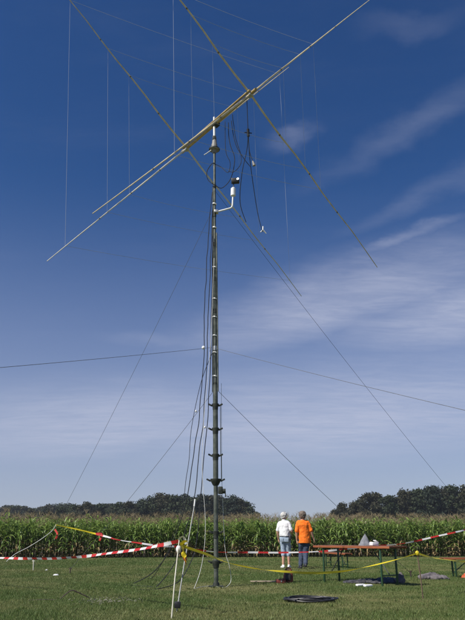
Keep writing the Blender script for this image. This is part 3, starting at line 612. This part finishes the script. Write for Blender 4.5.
ribbon('tape_end', [(-.64, 8.9, .74), (-.61, 8.88, .68), (-.60, 8.88, .60)], .045, m_red, 'reddish tape end hanging below the yellow knot of the near pole', 'tape end', twist=1, seed=6)
ribbon('tape_end', [(-.71, 8.93, .92), (-.66, 8.92, .955), (-.63, 8.93, .93), (-.61, 8.95, .86)], .035, m_white, 'white tape end curling over the top of the near pole', 'tape end', twist=1, seed=8)
cable('tie_cord', [(-5.1, 19.52, 1.30), (-5.2, 19.5, 1.12), (-5.42, 19.4, .92), (-5.8, 19.4, .68), (-6.15, 19.4, .5), (-6.35, 19.3, .3)], .008, m_rope, 'white cord hanging slack from the left end of the yellow tape', 'rope')
ribbon('tape_end', [(-5.12, 19.5, 1.16), (-5.02, 19.45, 1.02), (-5.06, 19.45, .9)], .05, m_red, 'reddish tape scrap hanging on the far left guy line', 'tape end', twist=1, seed=10)
ribbon('tape_end', [(-3.62, 17.95, 1.03), (-3.45, 17.9, 1.02), (-3.5, 17.9, .86)], .05, m_red, 'reddish tape bow where yellow tape meets red and white tape', 'tape end', twist=1, seed=11)

# ------------------------------------------------------------------ beer tables and benches
def beer_table(name, label, cat, loc, rz, Lg, Wd, H, planks, insets=(.3, .3)):
    t = thing(name, label, cat, loc, rz)
    fr = MB().box((0, Wd / 2 - .012, H - .032), (Lg, .022, .032), None, .003).box((0, -Wd / 2 + .012, H - .032), (Lg, .022, .032), None, .003)
    top = MB().box((0, 0, H - .027), (Lg - .06, Wd - .05, .012)).obj('tabletop', m_edge, t)
    w = Wd / planks
    me = MB().box((0, 0, 0), (Lg, w - .005, .018), None, .003).mesh('plank', m_top)
    for i in range(planks):
        o = link(bpy.data.objects.new('plank', me), top); o.location = (0, -Wd / 2 + w * (i + .5), H - .009)
    fr.obj('side_rail', m_edge, top)
    for s in (-1, 1):
        x = s * (Lg / 2 - insets[0 if s < 0 else 1])
        for q in (-1, 1):
            y = q * (Wd / 2 - .045)
            MB().box((x, y, (H - .05) / 2), (.038, .03, H - .05), None, .004).obj('leg', m_leg, t)
        MB().box((x, 0, H * .27), (.025, Wd - .115, .025), None, .003).obj('cross_bar', m_leg, t)
        MB().box((x, 0, H - .062), (.03, Wd - .03, .022), None, .003).obj('cross_bar', m_leg, t)
        MB().tube([(x, 0, H * .29), (x - s * .42, 0, H - .045)], .011, 8).obj('brace', m_steel, t)
    return t
tabc = Vector((2.72, 14.83, 0)); tdir = math.atan2(-1.25, .95)
beer_table('beer_table', 'long folding beer table with orange brown top and green steel legs', 'table', tabc, tdir, 2.2, .56, .775, 4, (.28, .28))
beer_table('beer_bench', 'low wooden bench standing behind the beer table near the corn', 'bench', (3.42, 22.6, 0), R(-76), 2.0, .26, .47, 2)
beer_table('beer_bench', 'wooden bench with green legs cut off by the right edge', 'bench', (6.3, 17.25, 0), R(8), 2.2, .26, .47, 2)

def heap(name, m, label, cat, loc, size, seed, rz=0, n=26, amp=.5, peak=1.0, freq=3.0):
    v = []; f = []; a, b, h = size
    for i in range(n + 1):
        for j in range(n * 2):
            u = i / n; g_ = math.pi * j / n; p = Vector((math.cos(g_) * u, math.sin(g_) * u, seed * 3.3))
            k = mnoise.fractal(p * freq, 1.0, 2.1, 4); e = 1 + .25 * mnoise.noise(Vector((math.cos(g_) * 1.7, math.sin(g_) * 1.7, seed)))
            z = max(0, (1 - u ** 2.2) ** peak * (1 + amp * k)) + .03 * (1 - u)
            v.append((a * u * e * math.cos(g_), b * u * e * math.sin(g_), z * h))
    for i in range(n):
        for j in range(n * 2):
            q = n * 2; f.append((i * q + j, i * q + (j + 1) % q, (i + 1) * q + (j + 1) % q, (i + 1) * q + j))
    mb = MB(); mb.v = [Vector(x) for x in v]; mb.f = f; o = mb.obj(name, m); o.location = loc; o.rotation_euler = (0, 0, rz); return tag(o, label, cat)
def soft_pile(name, m, label, cat, loc, balls, rz=0, folds=.02, fs=.09):
    mb = MB()
    for x, y, z, a, b, c in balls: mb.ball((x, y, z), (a, b, c), 14, 9)
    o = mb.obj(name, m); o.location = loc; o.rotation_euler = (0, 0, rz)
    r_ = o.modifiers.new('skin', 'REMESH'); r_.mode = 'VOXEL'; r_.voxel_size = .014; r_.use_smooth_shade = True
    s_ = o.modifiers.new('smooth', 'SMOOTH'); s_.iterations = 4
    tx = bpy.data.textures.new('creases', 'MUSGRAVE'); tx.noise_scale = fs; tx.musgrave_type = 'RIDGED_MULTIFRACTAL'
    d = o.modifiers.new('creases', 'DISPLACE'); d.texture = tx; d.strength = folds; d.mid_level = .6; d.texture_coords = 'GLOBAL'
    return tag(o, label, cat)
soft_pile('cloth_bag', m_mauve, 'grey slumped bag leaning at the right end of the dark tarpaulin', 'bag', (3.62, 15.0, 0), [(0, 0, .06, .12, .10, .08), (.02, 0, .13, .085, .07, .07), (.03, .0, .2, .035, .03, .04)])
soft_pile('cloth_bundle', m_mauve, 'faded mauve bundle of cloth on the grass right of the table', 'bundle', (4.72, 16.35, 0), [(-.18, 0, .05, .17, .15, .075), (0, .04, .06, .2, .17, .10), (.2, -.02, .04, .18, .13, .06), (.33, -.04, .02, .1, .08, .035), (.05, -.12, .04, .16, .1, .055)], .1)
soft_pile('tarpaulin', m_tarp, 'dark crumpled tarpaulin lying on the grass under the beer table', 'tarpaulin', (3.12, 15.15, 0), [(-.45, 0, .02, .28, .22, .04), (-.1, .05, .03, .34, .26, .055), (.25, 0, .04, .28, .24, .075), (.1, -.18, .025, .3, .16, .045), (.42, .1, .03, .2, .2, .06)], .1)
pk = [((2.72, 13.95, .03), .55, 'white packet lying in front of the tarpaulin, nearer the table leg'), ((2.60, 14.12, .03), .45, 'white packet lying in front of the tarpaulin, farther left')]
for (l, a, lab) in pk:
    o = MB().box((0, 0, 0), (.20, .085, .045), None, .018).obj('packet', m_paper); o.location = l; o.rotation_euler = (.05, 0, a); tag(o, lab, 'packet')
# things on the table
def cover():
    mb = MB(); n = 20; k = 12
    for i in range(k + 1):
        u = i / k; r0 = (1 - u) ** .9
        for j in range(n):
            g_ = 2 * math.pi * j / n; sq = 1 / max(abs(math.cos(g_)), abs(math.sin(g_))) ** .55
            w = 1 + .14 * mnoise.noise(Vector((math.cos(g_) * 2.4, math.sin(g_) * 2.4, u * 3)))
            mb.v.append(Vector((.175 * r0 * sq * w * math.cos(g_) + .03 * u, .13 * r0 * sq * w * math.sin(g_), .27 * u + .01 * mnoise.noise(Vector((g_, u * 5, 2))))))
    for i in range(k):
        for j in range(n): mb.f.append((i * n + j, i * n + (j + 1) % n, (i + 1) * n + (j + 1) % n, (i + 1) * n + j))
    mb.f.append(tuple(reversed(range(n)))); return mb
o = cover().obj('cloth_cover', m_grey); o.scale = (.74, .74, .92); o.location = (2.86, 14.75, .776); tag(o, 'grey pointed cloth cover standing on the beer table', 'cover')
wb = thing('white_box', 'small white crumpled box on the beer table beside the grey cover', 'box', (2.98, 14.35, .776), .5)
MB().box((0, 0, .035), (.17, .11, .07), Matrix.Rotation(.08, 3, 'Y'), .012).obj('carton', m_paper, wb)
MB().box((.06, .0, .085), (.10, .09, .012), Matrix.Rotation(.5, 3, 'Y'), .003).obj('flap', m_paper, wb)

# ------------------------------------------------------------------ small things on the lawn
coil = thing('cable_coil', 'flat coil of black cable lying in the foreground grass', 'cable coil', (1.2, 10.87, 0))
for i in range(13):
    r0 = .19 + .015 * (i % 9) + rnd.uniform(-.01, .02); ph = rnd.random() * 6; zz = .02 + .008 * (i // 3)
    pts = [(r0 * 1.28 * math.cos(g_) + .02 * math.sin(2 * g_ + ph), r0 * math.sin(g_) + .02 * math.cos(3 * g_ + ph), zz + .012 * math.sin(g_ * 2 + ph) + .01) for g_ in [2 * math.pi * q / 36 for q in range(37)]]
    MB().tube(pts, .011, 6).obj('turn', m_black, coil)
MB().tube(spline([(.3, -.1, .03), (.15, .02, .06), (-.05, .05, .06), (-.2, -.06, .05)]), .011, 6).obj('loose_end', m_black, coil)
MB().tube([(.33, -.02, .035), (.37, .0, .04)], .016, 8).obj('plug', m_alu, coil)

bag = thing('shoulder_bag', 'small dark red and black bag standing on the grass', 'bag', (1.22, 15.2, 0), R(-18))
def soft(mb, name, m, parent, bev=.03, sub=2):
    o = mb.obj(name, m, parent); s_ = o.modifiers.new('soft', 'SUBSURF'); s_.levels = s_.render_levels = sub; return o
soft(MB().rings([(0, 0, .0, .10, .07), (0, 0, .02, .115, .085), (.005, 0, .12, .12, .085), (.01, 0, .22, .10, .07), (.015, 0, .27, .07, .04), (.015, 0, .275, .02, .02)], 10), 'body', m_brown, bag)
soft(MB().box((.02, -.085, .13), (.13, .05, .15), None, .02), 'front_pocket', m_blackp, bag)
soft(MB().box((.015, 0, .26), (.13, .10, .035), None, .01), 'flap', m_brown, bag)
MB().tube(spline([(-.06, 0, .25), (-.03, -.01, .295), (.02, 0, .31), (.06, 0, .29), (.08, 0, .24)]), .014, 8).obj('strap', m_brown, bag)
bx = thing('tool_case', 'small dark red case lying left of the shoulder bag', 'case', (1.04, 15.0, 0), R(12))
MB().box((0, 0, .045), (.2, .13, .09), None, .012).obj('shell', m_brown, bx); MB().box((0, -.066, .05), (.03, .008, .03), None, .002).obj('latch', m_alu, bx)
MB().tube(spline([(-.05, -.06, .085), (-.03, -.075, .11), (.03, -.075, .11), (.05, -.06, .085)]), .007, 6).obj('handle', m_blackp, bx)
bo = thing('wooden_board', 'thin pale wooden board lying on the grass beside the red case', 'board', (.70, 15.05, .035), R(3))
MB().box((0, 0, .01), (.62, .14, .02), Matrix.Rotation(.015, 3, 'X'), .003).obj('plank', m_wood, bo)
tr = thing('bent_rod', 'dark bent rod forming a low tent shape on the left grass', 'rod', (-2.6, 11.3, 0))
MB().tube(spline([(-.17, -.06, .01), (-.08, -.02, .09), (.0, .0, .135), (.1, .03, .10), (.28, .08, .015)], 5), .009, 6).obj('shaft', m_iron, tr)
MB().tube([(-.6, -.28, .012), (-.35, -.25, .02), (-.17, -.24, .012)], .008, 6).obj('loose_shaft', m_iron, tr)
o = heap('litter_scrap', m_paper, 'white scrap of paper on the grass at left', 'paper', (-4.6, 18.0, .012), (.08, .045, .03), 11, .4, n=10)
o = heap('litter_scrap', m_paper, 'tiny pale scrap on the grass right of the pale left peg', 'paper', (-5.55, 20.6, .012), (.05, .03, .025), 12, .9, n=8)
st = MB(); rs = random.Random(5)
for i in range(110):
    x, y = rs.gauss(0, .24), rs.gauss(0, .22); a = rs.random() * 6.28; l = rs.uniform(.015, .045)
    st.tube([(x, y, .03 + rs.random() * .03), (x + math.cos(a) * l, y + math.sin(a) * l, .03 + rs.random() * .04)], .0035, 3)
o = st.obj('dry_clippings', m_straw); o.location = (-1.95, 10.65, 0); tag(o, 'pale patch of dry clippings on the left foreground grass', 'clippings', kind='stuff')
ob = heap('plastic_bag', m_orange_bag, 'orange plastic bag on the grass at the right edge under the bench', 'bag', (5.72, 17.0, .01), (.11, .09, .08), 14, 0, n=12)

# ------------------------------------------------------------------ people
def finish(o, vox, sm=3, folds=0, fs=.12):
    r = o.modifiers.new('skin', 'REMESH'); r.mode = 'VOXEL'; r.voxel_size = vox; r.use_smooth_shade = True
    s_ = o.modifiers.new('smooth', 'SMOOTH'); s_.iterations = sm; s_.factor = .5
    if folds:
        tx = bpy.data.textures.new('folds', 'CLOUDS'); tx.noise_scale = fs; tx.noise_depth = 2
        d = o.modifiers.new('folds', 'DISPLACE'); d.texture = tx; d.strength = folds; d.mid_level = .5; d.texture_coords = 'GLOBAL'
    return o
def limb(mb, pts, rr, n=12, k=4):
    P = spline(pts, k); q = []
    for i in range(len(rr) - 1):
        for j in range(k):
            a, b = rr[i], rr[i + 1]; a = a if isinstance(a, tuple) else (a, a); b = b if isinstance(b, tuple) else (b, b); t = j / k
            q.append((a[0] + (b[0] - a[0]) * t, a[1] + (b[1] - a[1]) * t))
    a = rr[-1]; q.append(a if isinstance(a, tuple) else (a, a)); mb.tube(P, q, n); mb.ball(tuple(P[-1]), max(.004, min(q[-1]))); return mb
def hand(mb, wr, d, inward):
    d = Vector(d).normalized(); inward = Vector(inward).normalized(); fw = d.cross(inward).normalized()
    wr = Vector(wr); kn = wr + d * .085
    limb(mb, [wr - d * .01, wr + d * .04, kn], [(.022, .026), (.018, .036), (.014, .038)], 10, 3)
    for i, (o_, l) in enumerate(((-.030, .062), (-.010, .075), (.011, .080), (.031, .072))):
        b0 = kn + fw * o_; b1 = b0 + d * l * .5 + inward * .010; b2 = b0 + d * l * .88 + inward * .032
        limb(mb, [b0 - d * .015, b1, b2], [.0098, .0088, .0076], 8, 3)
    t0 = wr + d * .03 + fw * .026; limb(mb, [t0, t0 + fw * .026 + d * .03 + inward * .012, t0 + fw * .030 + d * .062 + inward * .024], [.013, .011, .009], 8, 3)
def person(loc, rz, label, J, female=False, hip=.165, shoulder=.20, belly=.13):
    t = thing('person', label, 'person', loc, rz); b = MB()
    # trunk, neck, head
    hx = J.get('hipx', 0); lx = J.get('leanx', 0)
    b.rings([(hx, 0, .80, .13, .10), (hx, 0, .90, hip, .115), (hx + lx * .3, .005, 1.02, hip * .93, belly), (hx + lx * .6, 0, 1.18, .155, belly * .95), (hx + lx * .85, -.01, 1.32, .17, .115), (hx + lx, -.015, 1.40, .16, .095), (hx + lx, -.005, 1.45, .08, .065), (hx + lx, .01, 1.53, .055, .058)], 18)
    hd = Matrix.Rotation(J['head'][0], 3, 'Z') @ Matrix.Rotation(J['head'][1], 3, 'X'); hc = Vector((hx + lx, .02, 1.60)); q = len(b.v)
    b.rings([(0, .03, -.105, .035, .035), (0, .022, -.085, .052, .062), (0, .01, -.045, .066, .085), (0, .0, .0, .073, .096), (0, -.005, .05, .074, .098), (0, -.008, .085, .060, .082), (0, -.008, .112, .032, .045), (0, -.008, .119, .01, .015)], 16)
    b.tube([(0, .088, .015), (0, .11, -.018), (0, .092, -.03)], [.011, .017, .012], 8); b.tube([(-.022, .082, -.06), (.022, .082, -.06)], .01, 8); b.tube([(-.04, .082, .022), (.04, .082, .022)], .012, 8)
    for s in (-1, 1): b.ball((s * .078, -.005, -.01), (.012, .02, .034), 8, 6)
    for i in range(q, len(b.v)): b.v[i] = hd @ (b.v[i] * 1.08) + hc
    sl, sr = Vector((hx + lx - shoulder * .80, -.01, 1.37)), Vector((hx + lx + shoulder * .80, -.01, 1.37))
    for S0, key in ((sl, 'L'), (sr, 'R')):
        e, w = Vector(J['elbow' + key]), Vector(J['wrist' + key]); side = -1 if key == 'L' else 1
        limb(b, [S0 - Vector((side * .05, 0, -.01)), S0, S0.lerp(e, .5), e, e.lerp(w, .35), w], [.055, .058, .046, .039, .040, .026], 12)
        hand(b, w, (w - e).normalized() + Vector((0, 0, -.2)), (-side, .3, 0))
    for key, s in (('L', -1), ('R', 1)):
        h = Vector((hx + s * .085, 0, .90)); k, a = Vector(J['knee' + key]), Vector(J['ankle' + key])
        limb(b, [h, h.lerp(k, .5), k, k.lerp(a, .35), k.lerp(a, .7), a], [.088, .074, .054, .056, .042, .034], 14)
    body = finish(b.obj('body', m_skin, t), .0085, 2)
    for s in (-1, 1):
        e = MB().ball(tuple(hd @ Vector((s * .033, .095, .004)) + hc), .009, 8, 6).obj('eye', m_eye, body)
    return t, body, hc, hd, hx, lx
def shoe(t, a, yaw, m, name='shoe'):
    mb = MB(); rot = Matrix.Rotation(yaw, 3, 'Z'); a = Vector(a); z0 = a.z - .075
    for (y, z, w, h) in ((0, 0, 0, 0),): pass
    sec = [(-.075, .025, .026, .024), (-.06, .045, .036, .044), (-.01, .05, .040, .05), (.05, .042, .042, .042), (.11, .034, .047, .033), (.16, .028, .040, .026), (.185, .02, .018, .016)]
    P = [a * 1.0 + rot @ Vector((0, y, 0)) for y, *_ in sec]; P = [Vector((p.x, p.y, z0 + s[1])) for p, s in zip(P, sec)]
    mb.tube(P, [(s[2], s[3]) for s in sec], 12); mb.tube([(a.x, a.y, z0 + .05), (a.x, a.y, z0 + .105)], .043, 12)
    sole = MB(); sole.tube([Vector((p.x, p.y, z0 + .012)) for p in P], [(s[2] + .004, .012) for s in sec], 12)
    o = finish(mb.obj(name, m, t), .008, 2); sole.obj('sole', m_white if m is m_white else m_blackp, o); return o
# --- person in white polo and blue shorts
J1 = dict(head=(-.35, .05), hipx=.01, leanx=-.02, elbowL=(-.235, -.03, 1.12), wristL=(-.225, .05, .89), elbowR=(.245, -.04, 1.13), wristR=(.21, .17, 1.06),
          kneeL=(-.06, .04, .50), ankleL=(-.07, -.03, .075), kneeR=(.095, .10, .50), ankleR=(.105, .06, .075))
t, body, hc, hd, hx, lx = person((1.72, 22.35, 0), R(-16), 'silver haired person in white polo shirt and blue knee shorts seen from behind', J1, hip=.17, belly=.14)
sh = MB().rings([(hx, 0, .97, .182, .148), (hx, 0, 1.05, .186, .156), (hx, 0, 1.18, .180, .150), (hx + lx, -.01, 1.31, .192, .135), (hx + lx, -.012, 1.395, .178, .110), (hx + lx, -.006, 1.445, .10, .082), (hx + lx, -.005, 1.475, .072, .068)], 20)
for k, s in (('L', -1), ('R', 1)):
    S0 = Vector((hx + lx + s * .158, -.01, 1.37)); e = Vector(J1['elbow' + k]); limb(sh, [S0 - Vector((s * .07, 0, -.03)), S0, S0.lerp(e, .5), S0.lerp(e, .80)], [.064, .066, .062, .064], 14)
shirt = finish(sh.obj('polo_shirt', m_shirt_w, t), .011, 3, .030, .12)
finish(MB().rings([(hx + lx, .0, 1.455, .078, .076, -.15), (hx + lx, .0, 1.495, .070, .070, -.15)], 16).obj('collar', m_shirt_w, shirt), .008, 1)
pa = MB().rings([(hx, 0, .80, .165, .125), (hx, 0, .90, .185, .14), (hx, 0, .985, .175, .142)], 18)
for k, s in (('L', -1), ('R', 1)):
    h = Vector((hx + s * .088, 0, .88)); kn = Vector(J1['knee' + k]); an = Vector(J1['ankle' + k]); limb(pa, [h, h.lerp(kn, .5), kn, kn.lerp(an, .22)], [.096, .092, .084, .082], 14)
sho = finish(pa.obj('knee_shorts', m_denim_l, t), .011, 3, .02, .1)
for s in (-1, 1): MB().box((hx + s * .085, -.142, .86), (.11, .012, .12), Matrix.Rotation(.18, 3, 'X'), .004).obj('back_pocket', m_denim_l, sho)
finish(MB().rings([(hx, 0, .955, .184, .150), (hx, 0, .99, .184, .150)], 20).obj('belt', m_shoe_d, t), .01, 1)
soft(MB().box((.185, -.03, .93), (.07, .15, .14), None, .02), 'belt_pouch', m_shoe_d, t)
hr = MB(); hr.rings([(0, -.03, -.05, .066, .070), (0, -.025, .0, .083, .090), (0, -.018, .05, .087, .104), (0, -.012, .09, .076, .096), (0, -.01, .122, .045, .06), (0, -.01, .133, .015, .02)], 16)
hr.v = [hd @ Vector((v.x * 1.24, v.y * 1.18, v.z * 1.06)) + hc for v in hr.v]; finish(hr.obj('hair', m_hair_w, t), .009, 1, .030, .04)
for k, yw in (('L', .55), ('R', -.1)): shoe(t, J1['ankle' + k], yw, m_white if k == 'L' else m_white)
# --- person in orange shirt and dark jeans
J2 = dict(head=(-.25, .02), hipx=.02, leanx=-.035, elbowL=(-.235, -.02, 1.11), wristL=(-.22, .05, .86), elbowR=(.235, -.06, 1.12), wristR=(.315, .0, .90),
          kneeL=(-.07, .14, .49), ankleL=(-.13, .05, .085), kneeR=(.045, .02, .47), ankleR=(-.03, -.24, .15))
t, body, hc, hd, hx, lx = person((2.28, 21.7, 0), R(6), 'brown grey haired person in bright orange shirt and dark jeans walking away', J2, hip=.17, belly=.13)
sh = MB().rings([(hx + .01, 0, .77, .195, .148), (hx + .01, 0, .88, .196, .150), (hx, 0, 1.02, .190, .148), (hx, 0, 1.18, .188, .145), (hx + lx, -.01, 1.31, .202, .135), (hx + lx, -.012, 1.40, .182, .110), (hx + lx, -.006, 1.45, .10, .082), (hx + lx, -.005, 1.475, .07, .066)], 20)
for k, s in (('L', -1), ('R', 1)):
    S0 = Vector((hx + lx + s * .158, -.01, 1.37)); e = Vector(J2['elbow' + k]); limb(sh, [S0 - Vector((s * .07, 0, -.03)), S0, S0.lerp(e, .5), S0.lerp(e, .86)], [.066, .068, .066, .070], 14)
finish(sh.obj('t_shirt', m_shirt_o, t), .011, 3, .036, .14)
pa = MB().rings([(hx, 0, .78, .165, .125), (hx, 0, .90, .18, .136), (hx, 0, .97, .172, .138)], 18)
for k, s in (('L', -1), ('R', 1)):
    h = Vector((hx + s * .088, 0, .88)); kn = Vector(J2['knee' + k]); an = Vector(J2['ankle' + k]); limb(pa, [h, h.lerp(kn, .5), kn, kn.lerp(an, .5), kn.lerp(an, .93)], [.104, .10, .086, .076, .07], 14)
finish(pa.obj('jeans', m_denim_d, t), .011, 3, .022, .09)
hr = MB(); hr.rings([(0, -.035, -.085, .060, .055), (0, -.03, -.04, .080, .082), (0, -.022, .0, .092, .098), (0, -.018, .05, .096, .112), (0, -.012, .095, .084, .102), (0, -.01, .13, .05, .066), (0, -.01, .142, .018, .024)], 16)
hr.v = [hd @ Vector((v.x * 1.24, v.y * 1.18, v.z * 1.06)) + hc for v in hr.v]; finish(hr.obj('hair', m_hair_b, t), .009, 1, .036, .045)
shoe(t, J2['ankleL'], .15, m_shoe_d); shoe(t, J2['ankleR'], .05, m_shoe_d)

# ------------------------------------------------------------------ light summer haze between the field and the far woods
hz = bpy.data.materials.new('summer_haze'); hz.use_nodes = True; t = hz.node_tree; t.nodes.clear()
pv = t.nodes.new('ShaderNodeVolumePrincipled'); pv.inputs['Color'].default_value = (.80, .86, .95, 1); pv.inputs['Density'].default_value = .00028; pv.inputs['Anisotropy'].default_value = .2
ou = t.nodes.new('ShaderNodeOutputMaterial'); t.links.new(pv.outputs[0], ou.inputs['Volume'])
o = MB().box((0, 100, 14), (700, 640, 30)).obj('haze', hz, None, smooth=False)
tag(o, 'thin summer haze in the air over field and woods', 'haze', kind='stuff')
